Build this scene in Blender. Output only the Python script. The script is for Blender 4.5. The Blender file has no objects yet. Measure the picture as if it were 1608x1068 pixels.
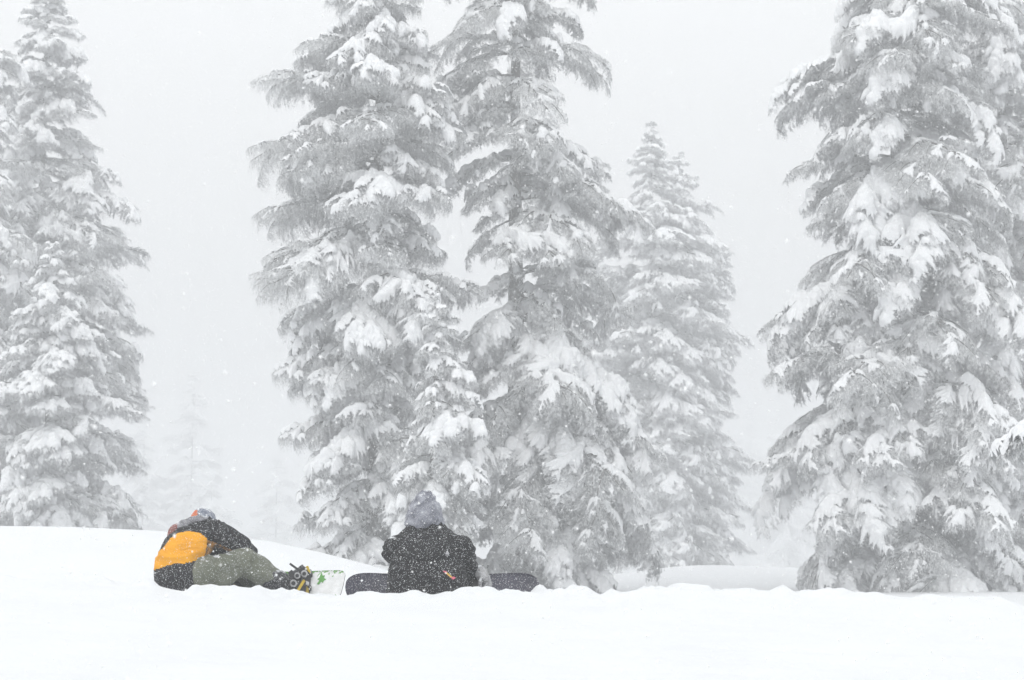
import bpy, bmesh, math, random
import numpy as np
from mathutils import Vector, Matrix, Euler

# ---------------------------------------------------------------- camera, sky, sun, exposure
scene = bpy.context.scene
col = scene.collection
CAM_Z = 0.25
FPX = 3000.0                       # focal length in pixels of the 1608 px wide photograph
PITCH = math.atan((880 - 534) / FPX)

cam_data = bpy.data.cameras.new('camera')
cam_data.sensor_width = 36.0
cam_data.lens = FPX / 1608 * 36.0
cam_data.clip_start = 0.1
cam_data.clip_end = 4000
cam_data.dof.use_dof = True
cam_data.dof.focus_distance = 22.0
cam_data.dof.aperture_fstop = 11.0
cam = bpy.data.objects.new('camera', cam_data)
col.objects.link(cam)
cam.location = (0, 0, CAM_Z)
cam.rotation_euler = (math.pi / 2 + PITCH, 0, 0)
scene.camera = cam

SUN_ELEV, SUN_AZ = math.radians(48), math.radians(205)
world = bpy.data.worlds.new('World')
scene.world = world
world.use_nodes = True
wn, wl = world.node_tree.nodes, world.node_tree.links
wn.clear()
w_out = wn.new('ShaderNodeOutputWorld')
w_bg = wn.new('ShaderNodeBackground')
w_sky = wn.new('ShaderNodeTexSky')
w_sky.sky_type = 'NISHITA'
w_sky.sun_disc = False
w_sky.sun_elevation = SUN_ELEV
w_sky.sun_rotation = SUN_AZ
w_hsv = wn.new('ShaderNodeHueSaturation')
w_hsv.inputs['Saturation'].default_value = 0.15
wl.new(w_sky.outputs[0], w_hsv.inputs['Color'])
# the cloud deck: even overcast, brighter overhead than at the horizon
w_geo = wn.new('ShaderNodeTexCoord')
w_sep = wn.new('ShaderNodeSeparateXYZ')
w_ramp = wn.new('ShaderNodeMapRange')
w_ramp.inputs['From Min'].default_value = 0.0
w_ramp.inputs['From Max'].default_value = 0.5
w_ramp.inputs['To Min'].default_value = 4.75
w_ramp.inputs['To Max'].default_value = 10.2
wl.new(w_geo.outputs['Generated'], w_sep.inputs[0])
wl.new(w_sep.outputs['Z'], w_ramp.inputs['Value'])
w_cmul = wn.new('ShaderNodeVectorMath'); w_cmul.operation = 'SCALE'
w_cmul.inputs[0].default_value = (0.985, 1.0, 1.012)
wl.new(w_ramp.outputs[0], w_cmul.inputs['Scale'])
w_mix = wn.new('ShaderNodeMix'); w_mix.data_type = 'RGBA'
w_mix.inputs['Factor'].default_value = 0.93
wl.new(w_hsv.outputs[0], w_mix.inputs['A'])
wl.new(w_cmul.outputs[0], w_mix.inputs['B'])
wl.new(w_mix.outputs['Result'], w_bg.inputs['Color'])
w_bg.inputs['Strength'].default_value = 0.1
wl.new(w_bg.outputs[0], w_out.inputs['Surface'])

sun_data = bpy.data.lights.new('sun', 'SUN')
sun_data.energy = 0.75
sun_data.angle = math.radians(40)
sun_data.color = (1.0, 0.97, 0.93)
sun = bpy.data.objects.new('sun', sun_data)
col.objects.link(sun)
sd = Vector((math.cos(SUN_ELEV) * math.sin(SUN_AZ), math.cos(SUN_ELEV) * math.cos(SUN_AZ), math.sin(SUN_ELEV)))
sun.rotation_euler = sd.to_track_quat('Z', 'Y').to_euler()
sun.location = sd * 60

vs = scene.view_settings
scene.display_settings.display_device = 'sRGB'
vs.view_transform = 'Standard'
vs.look = 'None'
vs.exposure = 0.40
vs.gamma = 1.0
vs.use_curve_mapping = False

cy = scene.cycles
cy.use_denoising = True
try:
    cy.denoiser = 'OPENIMAGEDENOISE'
    cy.denoising_input_passes = 'RGB_ALBEDO_NORMAL'
except Exception:
    pass
cy.max_bounces = 4
cy.diffuse_bounces = 2
cy.glossy_bounces = 2
cy.transmission_bounces = 2
cy.volume_bounces = 1
cy.transparent_max_bounces = 4
cy.use_adaptive_sampling = True
cy.adaptive_threshold = 0.03
cy.volume_max_steps = 64

HAZE_DENSITY = 0.0053

# ---------------------------------------------------------------- helpers
def at(px, py, Y):
    """World point on the plane y = Y seen at a pixel of the photograph."""
    u, v = (px - 804) / FPX, (534 - py) / FPX
    c, s = math.cos(PITCH), math.sin(PITCH)
    d = Vector((u, c - s * v, s + c * v))
    return Vector((0, 0, CAM_Z)) + d * (Y / d.y)

def tag(o, label=None, cat=None, group=None, kind=None):
    if label: o['label'] = label
    if cat: o['category'] = cat
    if group: o['group'] = group
    if kind: o['kind'] = kind
    return o

def empty(name, loc, rz=0.0):
    o = bpy.data.objects.new(name, None)
    o.empty_display_size = 0.2
    o.location = loc
    o.rotation_euler = (0, 0, rz)
    col.objects.link(o)
    return o

def link(name, me, parent=None):
    o = bpy.data.objects.new(name, me)
    col.objects.link(o)
    if parent is not None:
        o.parent = parent
    return o

def mesh(name, verts, faces, mats, midx=None, smooth=False):
    me = bpy.data.meshes.new(name)
    verts = np.asarray(verts, dtype=np.float32)
    if isinstance(faces, np.ndarray):
        n, k = faces.shape
        me.vertices.add(len(verts)); me.vertices.foreach_set('co', verts.ravel())
        me.loops.add(n * k); me.loops.foreach_set('vertex_index', faces.astype(np.int32).ravel())
        me.polygons.add(n)
        me.polygons.foreach_set('loop_start', np.arange(0, n * k, k, dtype=np.int32))
        me.update(calc_edges=True)
    else:
        me.from_pydata([tuple(v) for v in verts], [], faces)
    for m in (mats if isinstance(mats, (list, tuple)) else [mats]):
        me.materials.append(m)
    if midx is not None:
        me.polygons.foreach_set('material_index', np.asarray(midx, dtype=np.int32))
    if smooth:
        me.polygons.foreach_set('use_smooth', np.ones(len(me.polygons), dtype=bool))
    me.update(); me.validate()
    return me

def _hash(ix, iy, iz, seed):
    h = (ix.astype(np.int64) * 374761393 + iy.astype(np.int64) * 668265263 + iz.astype(np.int64) * 2147483647 + seed * 974711) & 0xffffffff
    h = ((h ^ (h >> 13)) * 1274126177) & 0xffffffff
    h = ((h ^ (h >> 16)) * 2246822519) & 0xffffffff
    return (h & 0xffff) / 65535.0

def vnoise(x, y, z=0.0, seed=0):
    """Smooth value noise in 0..1 over numpy arrays."""
    x, y, z = np.broadcast_arrays(np.asarray(x, float), np.asarray(y, float), np.asarray(z, float))
    ix, iy, iz = np.floor(x), np.floor(y), np.floor(z)
    fx, fy, fz = x - ix, y - iy, z - iz
    fx, fy, fz = (f * f * (3 - 2 * f) for f in (fx, fy, fz))
    r = 0
    for dx in (0, 1):
        for dy in (0, 1):
            for dz in (0, 1):
                w = (fx if dx else 1 - fx) * (fy if dy else 1 - fy) * (fz if dz else 1 - fz)
                r = r + w * _hash(ix + dx, iy + dy, iz + dz, seed)
    return r

def fbm(x, y, z=0.0, seed=0, octaves=4):
    r, a, t = 0, 0.5, 0
    for o in range(octaves):
        r = r + a * vnoise(np.asarray(x) * 2 ** o, np.asarray(y) * 2 ** o, np.asarray(z) * 2 ** o, seed + o * 17)
        t += a; a *= 0.5
    return r / t

# ---------------------------------------------------------------- materials
def new_mat(name):
    m = bpy.data.materials.new(name)
    m.use_nodes = True
    nt = m.node_tree
    return m, nt, nt.nodes['Principled BSDF']

def node(nt, typ, **kw):
    n = nt.nodes.new(typ)
    for k, v in kw.items():
        if k in n.inputs: n.inputs[k].default_value = v
        else: setattr(n, k, v)
    return n

def noise_mix(nt, coord, scale, lo, hi, c1, c2, detail=4.0, rough=0.6):
    tx = node(nt, 'ShaderNodeTexNoise', Scale=scale, Detail=detail, Roughness=rough)
    nt.links.new(coord, tx.inputs['Vector'])
    mr = node(nt, 'ShaderNodeMapRange')
    mr.inputs['From Min'].default_value = lo; mr.inputs['From Max'].default_value = hi
    nt.links.new(tx.outputs['Fac'], mr.inputs['Value'])
    mx = node(nt, 'ShaderNodeMix', data_type='RGBA')
    nt.links.new(mr.outputs[0], mx.inputs['Factor'])
    for sock, c in (('A', c1), ('B', c2)):
        if isinstance(c, tuple): mx.inputs[sock].default_value = (*c, 1)
        else: nt.links.new(c, mx.inputs[sock])
    return mx.outputs['Result'], mr.outputs[0]

def bump(nt, bsdf, height, strength, dist):
    b = node(nt, 'ShaderNodeBump', Strength=strength, Distance=dist)
    nt.links.new(height, b.inputs['Height'])
    nt.links.new(b.outputs['Normal'], bsdf.inputs['Normal'])

def make_snow(name, base=(0.745, 0.760, 0.776), bump_s=0.35, scale=14.0):
    m, nt, b = new_mat(name)
    tc = node(nt, 'ShaderNodeTexCoord')
    c, f = noise_mix(nt, tc.outputs['Object'], 1.3, 0.3, 0.7, tuple(x * 0.965 for x in base), base)
    nt.links.new(c, b.inputs['Base Color'])
    b.inputs['Roughness'].default_value = 0.75
    b.inputs['Specular IOR Level'].default_value = 0.15
    tx = node(nt, 'ShaderNodeTexNoise', Scale=scale, Detail=6.0, Roughness=0.65)
    nt.links.new(tc.outputs['Object'], tx.inputs['Vector'])
    bump(nt, b, tx.outputs['Fac'], bump_s, 0.03)
    return m

M_SNOW = make_snow('snow_surface')
M_PAD = make_snow('snow_on_boughs', (0.82, 0.832, 0.845), 0.6, 22.0)

def make_needles(name, dark, frost, lo, hi, upw):
    m, nt, b = new_mat(name)
    tc = node(nt, 'ShaderNodeTexCoord')
    geo = node(nt, 'ShaderNodeNewGeometry')
    sep = node(nt, 'ShaderNodeSeparateXYZ')
    nt.links.new(geo.outputs['True Normal'], sep.inputs[0])
    ab = node(nt, 'ShaderNodeMath', operation='ABSOLUTE')
    nt.links.new(sep.outputs['Z'], ab.inputs[0])
    tx = node(nt, 'ShaderNodeTexNoise', Scale=7.0, Detail=5.0, Roughness=0.75)
    nt.links.new(tc.outputs['Object'], tx.inputs['Vector'])
    ma = node(nt, 'ShaderNodeMath', operation='MULTIPLY_ADD')
    nt.links.new(ab.outputs[0], ma.inputs[0]); ma.inputs[1].default_value = upw
    nt.links.new(tx.outputs['Fac'], ma.inputs[2])
    mr = node(nt, 'ShaderNodeMapRange')
    mr.inputs['From Min'].default_value = lo; mr.inputs['From Max'].default_value = hi
    nt.links.new(ma.outputs[0], mr.inputs['Value'])
    mx = node(nt, 'ShaderNodeMix', data_type='RGBA')
    mx.inputs['A'].default_value = (*dark, 1); mx.inputs['B'].default_value = (*frost, 1)
    nt.links.new(mr.outputs[0], mx.inputs['Factor'])
    nt.links.new(mx.outputs['Result'], b.inputs['Base Color'])
    b.inputs['Roughness'].default_value = 0.8
    b.inputs['Specular IOR Level'].default_value = 0.15
    return m

M_NEEDLE = make_needles('frosted_needles', (0.215, 0.222, 0.216), (0.78, 0.79, 0.795), 0.28, 0.80, 0.30)

def make_bark():
    m, nt, b = new_mat('frosted_bark')
    tc = node(nt, 'ShaderNodeTexCoord')
    mp = node(nt, 'ShaderNodeMapping'); mp.inputs['Scale'].default_value = (9, 9, 1.6)
    nt.links.new(tc.outputs['Object'], mp.inputs['Vector'])
    c1, f = noise_mix(nt, mp.outputs[0], 1.0, 0.35, 0.65, (0.05, 0.045, 0.042), (0.14, 0.13, 0.125), 6)
    c2, f2 = noise_mix(nt, tc.outputs['Object'], 2.2, 0.52, 0.68, c1, (0.7, 0.72, 0.74), 5)
    nt.links.new(c2, b.inputs['Base Color'])
    b.inputs['Roughness'].default_value = 0.9
    bump(nt, b, f, 0.8, 0.03)
    return m
M_BARK = make_bark()

# ---------------------------------------------------------------- ground
CREST_Y = 14.3
_cx = [-400, 0, 90, 170, 250, 310, 345, 380, 410, 450, 500, 560, 620, 650, 700, 760, 810, 870, 940, 1000, 1100, 1200, 1300, 1420, 1530, 1575, 1608, 1900]
_cr = [896, 907, 910, 916, 921, 937, 933, 925, 931, 944, 943, 941, 944, 946, 940, 936, 931, 933, 937, 928, 925, 934, 938, 940, 940, 945, 953, 985]
CRX = np.array([at(p, 900, CREST_Y).x for p in _cx]); CRZ = np.array([at(700, r, CREST_Y).z for r in _cr])
_bx = [-600, 0, 110, 230, 330, 420, 500, 580, 640, 760, 1000, 1500]
_br = [822, 826, 828, 834, 841, 851, 869, 890, 908, 935, 965, 990]
BANK_Y = 25.0
BKX = np.array([at(p, 850, BANK_Y).x for p in _bx]); BKZ = np.array([at(700, r, BANK_Y).z for r in _br])
MND_Y = 96.0
_mx = [-900, 300, 700, 880, 960, 1020, 1080, 1140, 1240, 1350, 1480, 1700, 2600]
_mr = [930, 930, 925, 918, 904, 892, 886, 886, 890, 897, 906, 915, 920]
MNX = np.array([at(p, 880, MND_Y).x for p in _mx]); MNZ = np.array([at(700, r, MND_Y).z for r in _mr])

def sstep(a, b, x):
    t = np.clip((x - a) / (b - a), 0, 1)
    return t * t * (3 - 2 * t)

BUMPS = [(at(848, 900, 15.75).x, 15.75, 0.075, 0.09), (at(590, 900, 15.6).x, 15.62, 0.05, 0.16), (at(520, 900, 15.2).x, 15.2, 0.085, 0.13)]

def ground_z(x, y, detail=True):
    x = np.asarray(x, float); y = np.asarray(y, float)
    crest = np.interp(x, CRX, CRZ)
    cy_ = CREST_Y + 0.25 * (vnoise(x * 0.8, 3.1, 0, 5) - 0.5)
    plain_ = np.interp(x, [at(0, 900, CREST_Y).x, at(800, 900, CREST_Y).x, at(1608, 900, CREST_Y).x], [at(0, 910, CREST_Y).z, at(800, 934, CREST_Y).z, at(1608, 950, CREST_Y).z])
    fore = crest + (plain_ - crest) * sstep(0.0, 1.6, cy_ - y) - 0.078 * np.maximum(cy_ - y, 0)
    seat = crest - 0.07                                    # the shelf the two riders sit on
    z = np.where(y < cy_, fore, crest + (seat - crest) * sstep(0.0, 0.55, y - cy_))
    hollow = -0.75 + 0.1 * vnoise(x * 0.3, y * 0.3, 0, 9)
    z = z + (hollow - z) * sstep(16.6, 20.5, y)
    bank = np.interp(x, BKX, BKZ)
    front = sstep(17.5, BANK_Y, y)
    zb = z + (bank - z) * front
    left = sstep(0.5, -0.5, (x + 0.0) / np.maximum(y, 1) * 10) # the bank exists left of the middle
    z = np.where(y > 16.2, z + (np.maximum(zb, z) - z) * left, z)
    back = -1.0 + 0.25 * vnoise(x * 0.12, y * 0.12, 0, 31)
    mnd = sum(np.interp(x / np.maximum(y, 1) * MND_Y + q, MNX, MNZ) for q in (-2.4, -1.6, -0.8, 0.0, 0.8, 1.6, 2.4)) / 7
    bz = back + (mnd - back) * np.exp(-((y - MND_Y) / 14.0) ** 2)
    far = sstep(106, 180, y)
    bz = bz - far * 4.0
    z = z + (bz - z) * sstep(BANK_Y, 36, y)
    z = z - 1.5 * sstep(190, 500, y)
    # relief
    z = z + 0.10 * (fbm(x * 0.35, y * 0.35, 0, 40, 3) - 0.5) * sstep(18, 24, y)
    z = z + 0.035 * (fbm(x * 1.2, y * 1.2, 0, 50, 3) - 0.5) * sstep(17.5, 14.5, y)
    if detail:
        z = z + 0.045 * (fbm(x * 0.9 + 1.0 * y, y * 3.0, 0, 60, 4) - 0.5) * sstep(14.6, 13.2, y)
        lip = np.exp(-((y - cy_ - 0.05) / 0.28) ** 2)
        clump = np.maximum(fbm(x * 5.5, y * 5.5, 0, 70, 3) - 0.42, 0)
        big = np.maximum(vnoise(x * 2.6, y * 2.6, 0, 77) - 0.55, 0)
        right = 1 - 0.6 * sstep(2.2, 3.2, x) - 0.6 * sstep(-2.9, -3.4, x)
        z = z + lip * (0.20 * clump + 0.10 * big) * right
        lump = np.maximum(fbm(x * 4, y * 4, 0, 90, 3) - 0.5, 0) * sstep(14.4, 14.8, y) * sstep(17.4, 16.2, y)
        z = z + 0.10 * lump
        for bx_, by_, bh_, bs_ in BUMPS:                   # kicked-up heaps round the riders and boards
            z = z + bh_ * np.exp(-(((x - bx_) ** 2 + (y - by_) ** 2) / bs_ ** 2)) * (0.7 + 0.6 * fbm(x * 9, y * 9, 0, 93, 2))
    return z

def grid_lines(segs):
    out = []
    for a, b, s in segs:
        n = max(1, int(round((b - a) / s)))
        out += list(np.linspace(a, b, n, endpoint=False))
    out.append(segs[-1][1])
    return np.array(out)

gx = grid_lines([(-700, -120, 58), (-120, -40, 8), (-40, -14, 1.3), (-14, -5, 0.25), (-5, 5, 0.03), (5, 14, 0.25), (14, 40, 1.3), (40, 120, 8), (120, 700, 58)])
gy = grid_lines([(-40, 0, 4), (0, 8.5, 0.5), (8.5, 13.2, 0.06), (13.2, 16.4, 0.028), (16.4, 26, 0.15), (26, 115, 1.0), (115, 195, 5), (195, 1400, 60)])
X, Y = np.meshgrid(gx, gy)
Z = ground_z(X, Y)
nx, ny = len(gx), len(gy)
gv = np.stack([X.ravel(), Y.ravel(), Z.ravel()], 1)
ii = (np.arange(ny - 1)[:, None] * nx + np.arange(nx - 1)[None, :]).ravel()
gf = np.stack([ii, ii + 1, ii + 1 + nx, ii + nx], 1)
ground = link('snow_ground', mesh('snow_ground', gv, gf, M_SNOW, smooth=True))
tag(ground, 'white wind-packed snow field with a raised lip across the front', kind='structure')

def gz(x, y):
    return float(ground_z(np.array([x]), np.array([y]), False)[0])

# ---------------------------------------------------------------- snow-laden boughs
def unit(v):
    return v / np.maximum(np.linalg.norm(v, axis=-1, keepdims=True), 1e-9)

def bough_arrays(L, seed, droop, load, weep, dens=1.0, width=0.46):
    """One conifer bough along +X: axis, side shoots, hanging needled twigs, snow lying on top."""
    rng = np.random.default_rng(seed)
    n = 30
    s = np.linspace(0, 1, n)
    pitch = 0.22 - (0.22 + droop) * s ** 0.9
    yaw = np.cumsum(rng.normal(0, 0.035, n))
    d = np.stack([np.cos(pitch) * np.cos(yaw), np.cos(pitch) * np.sin(yaw), np.sin(pitch)], 1)
    axis = np.vstack([[0, 0, 0], np.cumsum(d[:-1] * (L / (n - 1)), 0)])
    V, F, MI = [], [], []
    nv = 0
    # the woody axis
    k = 5
    ring = np.stack([np.cos(np.arange(k) / k * 6.283), np.sin(np.arange(k) / k * 6.283)], 1)
    rad = (0.010 + 0.014 * L) * (1 - 0.85 * s)
    step = 3
    idx = list(range(0, n, step)) + [n - 1]
    for a, i in enumerate(idx):
        side = np.array([-math.sin(yaw[i]), math.cos(yaw[i]), 0]); up = np.cross(d[i], side)
        V.append(axis[i] + rad[i] * (ring[:, :1] * side + ring[:, 1:] * up))
        if a:
            for j in range(k):
                q = nv - k
                F.append((q + j, q + (j + 1) % k, nv + (j + 1) % k)); MI.append(2)
                F.append((q + j, nv + (j + 1) % k, nv + j)); MI.append(2)
        nv += k
    secs = []
    u = 0.10 + rng.random() * 0.03
    side = 1
    while u < 0.99:
        ax = np.array([np.interp(u, s, axis[:, c]) for c in range(3)])
        pt = np.interp(u, s, pitch); yw = np.interp(u, s, yaw)
        plan = min(u / 0.30, 1.0) ** 0.8 * (1 - u ** 2.6) ** 0.8 + 0.10
        l = L * width * plan * rng.uniform(0.65, 1.15)
        ang = side * math.radians(rng.uniform(48, 66) - 22 * u)
        m = 9
        t = np.linspace(0, 1, m)
        pp = pt * 0.6 - (0.10 + 0.55 * droop + 0.35 * weep) * t - rng.uniform(0, 0.18)
        aa = yw + ang * (1 - 0.25 * t)
        dd = np.stack([np.cos(pp) * np.cos(aa), np.cos(pp) * np.sin(aa), np.sin(pp)], 1)
        pts = np.vstack([ax, ax + np.cumsum(dd[:-1] * (l / (m - 1)), 0)])
        secs.append((pts, dd, l, u))
        u += (0.085 / max(L, 0.8)) / dens * rng.uniform(0.7, 1.3)
        side = -side
    secs.append((axis, d, L, 1.0))
    # needled twigs
    P0, D0, LN, TOP = [], [], [], []
    for pts, dd, l, u in secs:
        cnt = max(4, int(l / 0.030 * dens))
        t = np.sort(rng.random(cnt) ** 0.85)
        if u == 1.0: t = 0.12 + 0.88 * t
        tt = t * (len(pts) - 1)
        i0 = np.clip(tt.astype(int), 0, len(pts) - 2); fr = (tt - i0)[:, None]
        base = pts[i0] * (1 - fr) + pts[i0 + 1] * fr
        fwd = dd[i0]
        lat = np.cross(fwd, [0, 0, 1.0]); lat = unit(lat)
        sg = np.where(rng.random(cnt) < 0.5, -1.0, 1.0)[:, None]
        hang = (rng.random(cnt) < 0.35 + 0.4 * weep)[:, None]
        dr = np.where(hang,
                      fwd * rng.uniform(0.1, 0.5, (cnt, 1)) + lat * rng.normal(0, 0.25, (cnt, 1)) + np.array([0, 0, -1.0]) * rng.uniform(0.6, 1.2, (cnt, 1)),
                      fwd * rng.uniform(0.5, 1.1, (cnt, 1)) + lat * sg * rng.uniform(0.5, 1.0, (cnt, 1)) + np.array([0, 0, -1.0]) * rng.uniform(0.05, 0.5, (cnt, 1)))
        P0.append(base); D0.append(unit(dr))
        LN.append(np.where(hang[:, 0], rng.uniform(0.08, 0.26 + 0.40 * weep, cnt), rng.uniform(0.08, 0.22, cnt)) * (1.0 - 0.35 * t))
        TOP.append(~hang[:, 0])
    P0 = np.vstack(P0); D0 = np.vstack(D0); LN = np.concatenate(LN); TOP = np.concatenate(TOP)
    NN = 7
    T = len(P0)
    tpos = (np.arange(NN) + 0.5)[None, :] / NN + rng.uniform(-0.06, 0.06, (T, NN))
    rnd = unit(rng.normal(0, 1, (T, NN, 3)))
    ndir = unit(D0[:, None, :] * 0.9 + rnd * 0.52 + np.array([0, 0, -0.12]))
    b0 = P0[:, None, :] + D0[:, None, :] * (LN[:, None] * tpos)[..., None]
    b0[..., 2] -= 0.10 * (LN[:, None] * tpos ** 2)
    nl = rng.uniform(0.045, 0.085, (T, NN, 1)) * (1.15 - 0.5 * tpos[..., None])
    wv = unit(np.cross(ndir, rng.normal(0, 1, (T, NN, 3)))) * rng.uniform(0.006, 0.011, (T, NN, 1))
    tri = np.stack([b0 - wv, b0 + wv, b0 + ndir * nl], 2).reshape(-1, 3)
    m = T * NN
    V.append(tri)
    F = [np.array(F, dtype=np.int64).reshape(-1, 3)]; MI = [np.array(MI, dtype=np.int64)]
    F.append(np.arange(m * 3).reshape(-1, 3) + nv)
    gt = fbm(P0[:, 0] * 2.3, P0[:, 1] * 2.3, 0, seed + 7, 2)                          # the same drifts that carry the pads
    near_pad = np.clip((gt - (0.50 - 0.20 * load)) * 4.0, 0, 1)
    caked = rng.random(T) < np.where(TOP, 0.38 + 0.38 * near_pad, 0.26 + 0.24 * near_pad)     # whole twigs caked with snow, others nearly bare
    snowy = rng.random((T, NN)) < np.where(caked, 0.85, 0.10)[:, None]
    MI.append(snowy.ravel().astype(np.int64))
    nv += m * 3
    # snow pad: thickness field over the shoots, lumpy where it has gathered
    S, R = [], []
    for pts, dd, l, u in secs:
        q = max(3, int(l / 0.035))
        t = np.linspace(0, 1, q)
        tt = t * (len(pts) - 1)
        i0 = np.clip(tt.astype(int), 0, len(pts) - 2); fr = (tt - i0)[:, None]
        p = pts[i0] * (1 - fr) + pts[i0 + 1] * fr
        sl = -dd[i0][:, 2]
        keep = np.clip(1.35 - sl * 1.1, 0.05, 1)
        fade = 1 - 0.5 * t ** 2
        r = (0.074 if u == 1.0 else 0.045) * keep * fade * load
        S.append(p); R.append(r)
    S = np.vstack(S); R = np.concatenate(R)
    gate = fbm(S[:, 0] * 2.3, S[:, 1] * 2.3, 0, seed + 7, 2)
    R = R * np.clip((gate - (0.535 - 0.20 * load)) * 5.0, 0.0, 1.35)
    ok = R > 0.016
    S, R = S[ok], R[ok]
    if len(S):
        c = 0.030
        lo = S.min(0) - 0.15; hi = S.max(0) + 0.15
        gxs = np.arange(lo[0], hi[0], c); gys = np.arange(lo[1], hi[1], c)
        GX, GY = np.meshgrid(gxs, gys)
        gxf, gyf = GX.ravel(), GY.ravel()
        gxj = gxf + 0.012 * (vnoise(gxf * 30, gyf * 30, 0, seed) - 0.5); gyj = gyf + 0.012 * (vnoise(gxf * 30, gyf * 30, 4, seed) - 0.5)
        W = np.zeros(len(gxf)); ZZ = np.zeros(len(gxf)); H = np.zeros(len(gxf))
        for i in range(0, len(S), 300):
            d2 = (gxj[:, None] - S[None, i:i + 300, 0]) ** 2 + (gyj[:, None] - S[None, i:i + 300, 1]) ** 2
            w = np.exp(-d2 / (R[None, i:i + 300] ** 2))
            W += w.sum(1); ZZ += (w * S[None, i:i + 300, 2]).sum(1); H += (w * R[None, i:i + 300]).sum(1)
        Wn = np.maximum(W, 1e-9)
        base = ZZ / Wn; hh = H / Wn
        Fd = 1 - np.exp(-0.5 * W)
        lum = 0.65 + 0.9 * fbm(gxf * 5, gyf * 5, 0, seed + 3, 3)
        top = base + hh * 2.1 * lum * np.sqrt(np.clip((Fd - 0.32) / 0.68, 0, 1)) - 0.012
        top = np.where(Fd > 0.30, top, base - 0.03)
        inside = Fd > 0.24
        nxx = len(gxs); nyy = len(gys)
        q = (np.arange(nyy - 1)[:, None] * nxx + np.arange(nxx - 1)[None, :]).ravel()
        quad = np.stack([q, q + 1, q + 1 + nxx, q + nxx], 1)
        quad = quad[inside[quad].all(1)]
        used, inv = np.unique(quad, return_inverse=True)
        inv = inv.reshape(-1, 4)
        V.append(np.stack([gxj[used], gyj[used], top[used]], 1))
        iv = inv + nv
        F.append(iv[:, [0, 1, 2]]); F.append(iv[:, [0, 2, 3]]); MI.append(np.ones(2 * len(iv), dtype=np.int64))
        nv += len(used)
    return np.vstack(V), np.vstack(F), np.concatenate(MI), axis, pitch, yaw

def make_bough(name, L, seed, droop, load, weep, dens=1.0, width=0.46):
    """A bough with its own smaller side boughs, each carrying its own snow, so that it hangs in uneven clumps."""
    rng = np.random.default_rng(seed + 5000)
    nsub = 0 if L < 0.9 else int(2 + 1.7 * L)
    V, F, MI, axis, pitch, yaw = bough_arrays(L, seed, droop, load, weep, dens * (0.9 if nsub else 1), width * (0.72 if nsub else 1.1))
    V, F, MI = [V], [F], [MI]
    nv = len(V[0])
    s = np.linspace(0, 1, len(axis))
    for q in range(nsub):
        u = 0.15 + 0.72 * (q + rng.random()) / nsub
        ax = np.array([np.interp(u, s, axis[:, c]) for c in range(3)])
        ls = L * rng.uniform(0.26, 0.46) * (1.1 - 0.35 * u)
        v, f, mi, *_ = bough_arrays(ls, seed * 31 + q, droop * rng.uniform(0.7, 1.3), load * rng.uniform(0.7, 1.35), weep, 0.9, 0.52)
        sg = 1 if q % 2 else -1
        rot = Euler((rng.normal(0, 0.25), -np.interp(u, s, pitch) * 0.55 + rng.uniform(-0.10, 0.45), np.interp(u, s, yaw) + sg * rng.uniform(0.25, 1.15)), 'XYZ').to_matrix()
        V.append(v @ np.array(rot).T + ax + np.array([0, 0, rng.uniform(-0.02, 0.05) * L]))
        F.append(f + nv); MI.append(mi); nv += len(v)
    V, F, MI = np.vstack(V), np.vstack(F).astype(np.int32), np.concatenate(MI)
    me = mesh(name, V, F, [M_NEEDLE, M_PAD, M_BARK], MI)
    me.polygons.foreach_set('use_smooth', MI > 0)
    return me, float(axis[-1, 0]), float(-axis[-1, 2])

SIZES = (0.55, 1.0, 1.7, 2.6, 3.6, 4.8)
BOUGHS = {}
_sd = 11
for style, (dr, we) in {'fir': (0.62, 0.25), 'weep': (0.42, 1.0), 'stiff': (0.42, 0.15)}.items():
    for L in SIZES:
        out = []
        for j, ld in enumerate((0.75, 1.0, 1.25, 1.65)):
            _sd += 1
            out.append(make_bough('snowy_bough', L, _sd, dr + 0.12 * ((j % 2) - 0.5), ld, we, 0.72 if L > 3 else 0.85 if L > 2 else 1.0) + (L, ld))
        BOUGHS[style, L] = out

def make_trunk(h, r, lean=0.0, seed=0, z0=-0.8):
    rng = np.random.default_rng(seed)
    k, n = 12, 40
    V, F = [], []
    zs = np.linspace(z0, h, n)
    wob = np.cumsum(rng.normal(0, 0.012, (n, 2)), 0)
    ctr = {}
    for i, z in enumerate(zs):
        f = max(0.0, 1 - max(z, 0) / h)
        rr = r * (0.06 + 0.94 * f ** 0.9) * (1 + 0.25 * math.exp(-max(z, 0) * 1.2))
        cx_, cy_ = wob[i] * 0.5 + np.array([lean * max(z, 0), 0])
        ctr[i] = (cx_, cy_, rr)
        for j in range(k):
            a = j / k * 2 * math.pi
            q = rr * (1 + 0.08 * math.sin(3 * a + i * 0.2) + rng.normal(0, 0.03))
            V.append((cx_ + q * math.cos(a), cy_ + q * math.sin(a), z))
        if i:
            for j in range(k):
                p = (i - 1) * k
                F.append((p + j, p + (j + 1) % k, p + k + (j + 1) % k, p + k + j))
    V.append((ctr[n - 1][0], ctr[n - 1][1], h + 0.15))
    for j in range(k):
        F.append(((n - 1) * k + j, (n - 1) * k + (j + 1) % k, n * k))
    cz = lambda z: np.array([np.interp(z, zs, [ctr[i][c] for i in range(n)]) for c in range(3)])
    return mesh('trunk', V, F, M_BARK, smooth=True), cz

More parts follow.
